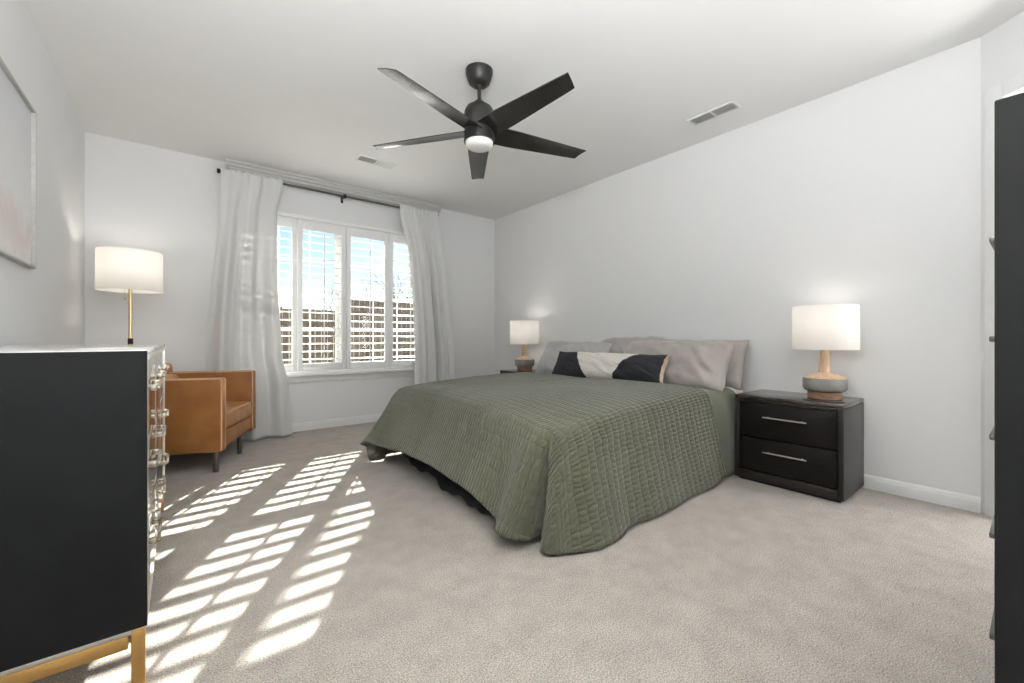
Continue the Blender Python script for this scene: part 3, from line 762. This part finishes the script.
bmesh.ops.subdivide_edges(bm, edges=[e for e in bm.edges if e.calc_length() > .15], cuts=10, use_grid_fill=True)
for v in bm.verts:
    if v.co.z > .42:
        u_ = (v.co.x + CD / 2) / .3; w_ = (v.co.y - CW / 2) / .3
        v.co.z += .018 * max(0, 1 - u_ * u_ * .6) * max(0, 1 - w_ * w_ * .6) + .006 * noise.noise(v.co * 7)
sc = obj('seat_cushion', bm, M['leather_worn'], ch, ang=60)
bm = B(); add_tube(bm, [(-.008, .105, .422), (-.008, CW - .105, .422)], .005, 8); obj('piping', bm, M['piping'], sc)
bm = B(); geo = cbox(bm, (-CD - .02, .0, .155), (-CD + .13, CW, .78), .02, 4)
for v in bm.verts:
    if v.co.z > .3: v.co.x -= (v.co.z - .3) * .17
    v.co.y += 0
obj('backrest', bm, M['leather'], ch)
bm = B(); geo = cbox(bm, (-CD + .10, .09, .42), (-CD + .21, CW - .09, .69), .04, 5)
for v in bm.verts:
    if v.co.z > .3: v.co.x -= (v.co.z - .3) * .17
obj('back_cushion', bm, M['leather_worn'], ch)
for x, y in ((-.055, .05), (-.05, .56), (-CD + .06, .05), (-CD + .06, .56)):
    bm = B(); add_lathe(bm, [(.016, 0), (.019, .004), (.019, .15), (.026, .152), (.026, .166)], c=(x, y, 0), n=20); obj('leg', bm, M['steel_dark'], ch, label='dark metal leg')

# ------------------------------------------------------------------ dresser (long, against the left wall)
DX1, DX0, DY0, DY1, DZ0, DZ1 = -.074, -.612, 1.55, 3.16, .197, .966
dr = thing('dresser', 'long black dresser on brass legs in the left foreground', 'dresser', ((DX0 + DX1) / 2, (DY0 + DY1) / 2, 0))
bm = B(); add_box(bm, (DX0, DY0 + .014, DZ0), (DX1 - .022, DY1 - .014, DZ1 - .012)); add_box(bm, (DX0, DY0, DZ0), (DX1, DY0 + .014, DZ1 - .002), .0015); add_box(bm, (DX0, DY1 - .014, DZ0), (DX1, DY1, DZ1 - .002), .0015); loc_obj('body', bm, M['dresser_black'], dr)
bm = B(); add_box(bm, (DX0, DY0 + .0145, DZ1 - .012), (DX1 - .001, DY1 - .0145, DZ1), .002); loc_obj('top', bm, M['dresser_top'], dr, label='glossy top coloured pale like a reflection')
bm = B()
add_box(bm, (DX1 - .022, DY0 + .0141, DZ0), (DX1 + .001, DY0 + .018, DZ1 - .012), .0005); add_box(bm, (DX1 - .022, DY1 - .018, DZ0), (DX1 + .001, DY1 - .0141, DZ1 - .012), .0005)
add_box(bm, (DX1 - .022, DY0 + .018, DZ0), (DX1, DY1 - .018, DZ0 + .014), .001); add_box(bm, (DX1 - .022, DY0 + .018, DZ1 - .03), (DX1, DY1 - .018, DZ1 - .012), .001)
loc_obj('front_frame', bm, M['nickel'], dr, label='silver edge around the drawers')
ncol, nrow = 3, 3
cw = (DY1 - DY0 - .036) / ncol; rh = (DZ1 - .03 - DZ0 - .014) / nrow
for i in range(ncol):
    for j in range(nrow):
        y0 = DY0 + .018 + i * cw; z0 = DZ0 + .014 + j * rh
        bm = B(); add_box(bm, (DX1 - .021, y0 + .003, z0 + .003), (DX1 - .003, y0 + cw - .003, z0 + rh - .003), .004, 3)
        dw = loc_obj('drawer', bm, M['gloss_front'], dr, label='glossy mirror-like drawer front')
        bm = B(); yc = y0 + cw / 2; zc = z0 + rh * .62
        add_box(bm, (DX1 + .014, yc - .10, zc - .005), (DX1 + .024, yc + .10, zc + .005), .002)
        for yy in (yc - .09, yc + .09): add_box(bm, (DX1 - .004, yy - .006, zc - .010), (DX1 + .0145, yy + .006, zc + .010), .002)
        hd = loc_obj('handle', bm, M['champagne'], dr, label='pale champagne metal bar pull'); hd.parent = dw
bm = B()
bt = .028
for y in (DY0 + .003, DY1 - .003 - bt): add_box(bm, (DX0 + .03, y, DZ0 - .05), (DX1 - .012 - bt, y + bt, DZ0 - .014), .002)
for x in (DX0 + .012, DX1 - .012 - bt): add_box(bm, (x, DY0 + .03, DZ0 - .05), (x + bt, DY1 - .03, DZ0 - .014), .002)
loc_obj('base_frame', bm, M['brass'], dr, label='brass base rail')
bm = B(); add_box(bm, (DX0 + .004, DY0 + .003, DZ0 - .013), (DX1 - .004, DY1 - .003, DZ0 - .0005), .001); loc_obj('base_plate', bm, M['nickel'], dr, label='silver strip above the brass rail')
for x in (DX0 + .010, DX1 - .006 - bt):
    for y in (DY0 + .001, DY1 - .001 - bt):
        bm = B(); add_box(bm, (x, y, 0), (x + bt + .002, y + bt, DZ0 - .001), .003); loc_obj('leg', bm, M['brass'], dr, label='square brass leg')

# ------------------------------------------------------------------ tall chest of drawers at the right edge
CX0, CX1, CY0, CY1, CZ1 = .838, 1.98, -.44, .0395, 1.312
cht = thing('chest_of_drawers', 'tall dark chest of drawers at the right edge of the photo', 'chest of drawers', ((CX0 + CX1) / 2, (CY0 + CY1) / 2, 0))
bm = B(); add_box(bm, (CX0 + .02, CY0, .06), (CX1 - .02, CY1 - .022, CZ1 - .026), .002); add_box(bm, (CX0, CY0, .0), (CX0 + .02, CY1, CZ1), .002); add_box(bm, (CX1 - .02, CY0, .0), (CX1, CY1, CZ1 - .025), .002); add_box(bm, (CX0 + .02, CY0, CZ1 - .025), (CX1, CY1, CZ1), .001); loc_obj('body', bm, M['chest_black'], cht)
bm = B(); add_box(bm, (CX0 + .03, CY0 + .03, 0), (CX1 - .03, CY1 - .05, .06), .003); loc_obj('plinth', bm, M['black_wood'], cht)
hz = 1.0
for k, zc in enumerate((1.198, .998, .80, .602, .398)):
    bm = B(); add_box(bm, (CX0 + .022, CY1 - .022, zc - .094), (CX1 - .022, CY1 - .001, zc + .094), .003); dw = loc_obj('drawer', bm, M['chest_black'], cht)
    bm = B(); x0, x1 = 1.28, 1.56
    add_box(bm, (x0, CY1 + .014, zc - .006), (x1, CY1 + .028, zc + .006), .003)
    for x in (x0 + .02, x1 - .02): add_box(bm, (x - .005, CY1 - .002, zc - .005), (x + .005, CY1 + .0145, zc + .005), .001)
    hd = loc_obj('handle', bm, M['steel_dark'], cht, label='dull metal bar handle'); hd.parent = dw

# ------------------------------------------------------------------ ceiling fan
FX, FY = 1.507, 2.249
fan = thing('ceiling_fan', 'dark five-blade ceiling fan with a round white light', 'ceiling fan', (FX, FY, H))
bm = B(); add_lathe(bm, [(.03, -.10), (.05, -.095), (.068, -.08), (.082, -.04), (.088, -.016), (.088, 0)]); obj('canopy', bm, M['dark_metal'], fan)
bm = B(); add_lathe(bm, [(.0125, -.24), (.0125, -.10)], n=18); bmesh.ops.create_uvsphere(bm, u_segments=16, v_segments=10, radius=.024, matrix=Matrix.Translation((0, 0, -.10))); obj('downrod', bm, M['dark_metal'], fan)
bm = B(); add_lathe(bm, [(.098, -.462), (.098, -.40), (.094, -.395), (.094, -.375), (.098, -.37), (.098, -.30), (.094, -.265), (.08, -.24), (.055, -.222), (.03, -.214), (.026, -.196), (.016, -.19)]); obj('motor_housing', bm, M['dark_metal'], fan)
bm = B(); add_lathe(bm, [(.02, -.503), (.055, -.501), (.076, -.494), (.086, -.482), (.089, -.462)]); obj('light_globe', bm, M['frosted'], fan, label='round frosted white light')
for k, adeg in enumerate((-86, -15, 57, 127, 200)):
    bm = B(); rows = []
    NR = 20
    for i in range(NR + 1):
        f = i / NR; r = .06 + f * .72
        wd = .075 + .012 * math.sin(min(1, f * 3) * PI / 2) - .038 * f
        cut = (.022 if f > .97 else 0)
        pit = -math.radians(15.5 - 3 * f)
        for_row = []
        for j in range(9):
            c_ = -1 + j / 4
            y = c_ * wd; zz = .004 * (1 - c_ * c_)
            rr_ = r - (.035 * (c_ * .5 + .5) * max(0, (f - .9) / .1))
            for_row.append((rr_, y * math.cos(pit), -.395 + y * math.sin(pit) + zz - .012 * f))
        rows.append(for_row)
    tv = [[bm.verts.new((p[0], p[1], p[2] + .003)) for p in r_] for r_ in rows]
    bv = [[bm.verts.new((p[0], p[1], p[2] - .003)) for p in r_] for r_ in rows]
    for i in range(NR):
        for j in range(8):
            bm.faces.new((tv[i][j], tv[i + 1][j], tv[i + 1][j + 1], tv[i][j + 1])); bm.faces.new((bv[i][j], bv[i][j + 1], bv[i + 1][j + 1], bv[i + 1][j]))
        for j in (0, 8): bm.faces.new((tv[i][j], tv[i + 1][j], bv[i + 1][j], bv[i][j]))
    for i in (0, NR):
        for j in range(8): bm.faces.new((tv[i][j], tv[i][j + 1], bv[i][j + 1], bv[i][j]))
    o = obj('blade', bm, M['blade'], fan, ang=40); o.rotation_euler = (0, 0, math.radians(adeg))

# ------------------------------------------------------------------ ceiling registers
def register(label, cx, cy, lx, ly, rotz, split):
    t = thing('ceiling_vent', label, 'vent', (cx, cy, H), rotz, 'ceiling vents')
    bm = B(); fw = .018
    for lo, hi in (((-lx, -ly, -.009), (lx, -ly + fw, 0)), ((-lx, ly - fw, -.009), (lx, ly, 0)), ((-lx, -ly + fw, -.009), (-lx + fw, ly - fw, 0)), ((lx - fw, -ly + fw, -.009), (lx, ly - fw, 0)), ((-.006, -ly + fw, -.0088), (.006, ly - fw, 0))):
        add_box(bm, lo, hi, .002)
    obj('frame', bm, M['register'], t)
    bm = B(); add_box(bm, (-lx + fw, -ly + fw, -.0012), (lx - fw, ly - fw, -.0004)); obj('backing', bm, M['duct'], t, label='grey plate standing in for the shaded opening behind the slats')  # thin plate, its grey stands for the shade inside the duct
    n = 22
    for i in range(n):
        x = -lx + fw + (2 * lx - 2 * fw) * (i + .5) / n
        if abs(x) < .008: continue
        bm = B(); rot = Matrix.Rotation(math.radians(38 if (split != 0 and (x < 0) == (split > 0)) else -38), 3, 'Y')
        add_box(bm, (x - .0058, -ly + fw - .001, -.0062), (x + .0058, ly - fw + .001, -.0050), 0, rot=rot)
        obj('slat', bm, M['register'], t, smooth=False)
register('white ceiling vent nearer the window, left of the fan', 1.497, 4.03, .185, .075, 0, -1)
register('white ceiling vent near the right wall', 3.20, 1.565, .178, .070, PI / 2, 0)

# ------------------------------------------------------------------ framed picture on the left wall
PY0, PY1, PZ0, PZ1 = 2.42, 3.30, 1.365, 2.195
pic = thing('framed_picture', 'framed pale abstract print on the left wall', 'picture', (XL, (PY0 + PY1) / 2, PZ0))
bm = B(); fw = .011; x0, x1 = XL + .001, XL + .03
for lo, hi in (((x0, PY0, PZ0), (x1, PY1, PZ0 + fw)), ((x0, PY0, PZ1 - fw), (x1, PY1, PZ1)), ((x0, PY0, PZ0 + fw), (x1, PY0 + fw, PZ1 - fw)), ((x0, PY1 - fw, PZ0 + fw), (x1, PY1, PZ1 - fw))):
    add_box(bm, lo, hi, .002)
loc_obj('frame', bm, M['frame_edge'], pic)
bm = B(); add_box(bm, (XL + .004, PY0 + fw, PZ0 + fw), (XL + .012, PY1 - fw, PZ1 - fw)); loc_obj('print', bm, M['art'], pic, smooth=False)

# ------------------------------------------------------------------ outdoors
GZ = -.25
bm = B(); add_box(bm, (-40, 5.12, GZ - .2), (60, 70, GZ)); struct(obj('ground', bm, M['lawn'], smooth=False))
def fence(label, x0, x1, y, top, group='wooden fences beyond the window'):
    t = thing('wooden_fence', label, 'fence', ((x0 + x1) / 2, y, GZ), 0, group)
    bm = B(); x = x0
    while x < x1 - .05:
        add_box(bm, (x, y - .01, GZ + .05), (x + .135, y + .01, top + random.uniform(-.012, .012)), .003); x += .145
    loc_obj('boards', bm, M['fence_wood'], t, smooth=False)
    bm = B()
    for z in (GZ + .4, top - .35): add_box(bm, (x0, y + .01, z - .04), (x1, y + .05, z + .04), .003)
    loc_obj('rails', bm, M['fence_wood'], t, smooth=False)
    x = x0 + .1
    while x < x1:
        bm = B(); add_box(bm, (x - .05, y + .05, GZ), (x + .05, y + .15, top + .04), .006); loc_obj('post', bm, M['fence_wood'], t, smooth=False); x += 2.4
fence('brown board fence outside, the taller stretch on the right', 3.35, 9.5, 11.0, 2.02)
fence('brown board fence outside, the lower stretch on the left', 1.75, 3.33, 11.2, 1.70)
sh = thing('garden_shed', 'pale neighbouring house with dark windows seen through the left shutter', 'house', (-.2, 15, GZ))
bm = B(); add_box(bm, (-3.2, 13.0, GZ), (1.75, 17, 1.95)); loc_obj('wall', bm, M['siding'], sh, smooth=False)
bm = B(); add_box(bm, (-3.4, 12.8, 1.95), (1.9, 17.2, 2.05)); r_ = loc_obj('roof', bm, M['roof'], sh, smooth=False)
for x in (.55, 1.15, 1.55):
    bm = B(); add_box(bm, (x - .14, 12.98, .95), (x + .14, 13.0, 1.75), .004); loc_obj('window_pane', bm, M['pane_dark'], sh, smooth=False)

def tree(label, loc, ht, seed, spread):
    rnd = random.Random(seed); bm = B()
    def grow(p, d, ln, r, depth):
        n = 4; pts = [p]; rad = [r]; q = p.copy(); dd = d.copy()
        for i in range(n):
            dd = (dd + Vector((rnd.uniform(-.22, .22), rnd.uniform(-.22, .22), rnd.uniform(-.05, .16)))).normalized()
            q = q + dd * ln / n; pts.append(q.copy()); rad.append(r * (1 - .45 * (i + 1) / n))
        add_tube(bm, pts, rad, 6 if depth < 3 else 4, cap=False)
        if depth < 5:
            for k in range(3 if depth < 4 else 2):
                a = rnd.uniform(0, 2 * PI); tilt = rnd.uniform(.45, 1.0) * spread
                ax = dd.cross(Vector((math.cos(a), math.sin(a), .3))).normalized()
                grow(pts[rnd.choice((2, 3, 4))], (Matrix.Rotation(tilt, 3, ax) @ dd).normalized(), ln * rnd.uniform(.6, .8), r * .5, depth + 1)
    grow(Vector((0, 0, 0)), Vector((0, 0, 1)), ht * .36, ht * .018, 0)
    o = obj('bare_tree', bm, M['bark'], ang=180); o.location = loc
    tag(o, label, 'tree', 'bare trees beyond the fence')
tree('bare winter tree beyond the fence, seen through the right shutters', (7.4, 16.5, GZ), 5.2, 3, 1.0)
tree('bare winter tree beyond the fence, at the middle of the window', (5.2, 19.5, GZ), 4.6, 11, 1.0)
tree('low bare tree behind the lower fence stretch', (3.9, 17.5, GZ), 3.0, 5, 1.1)
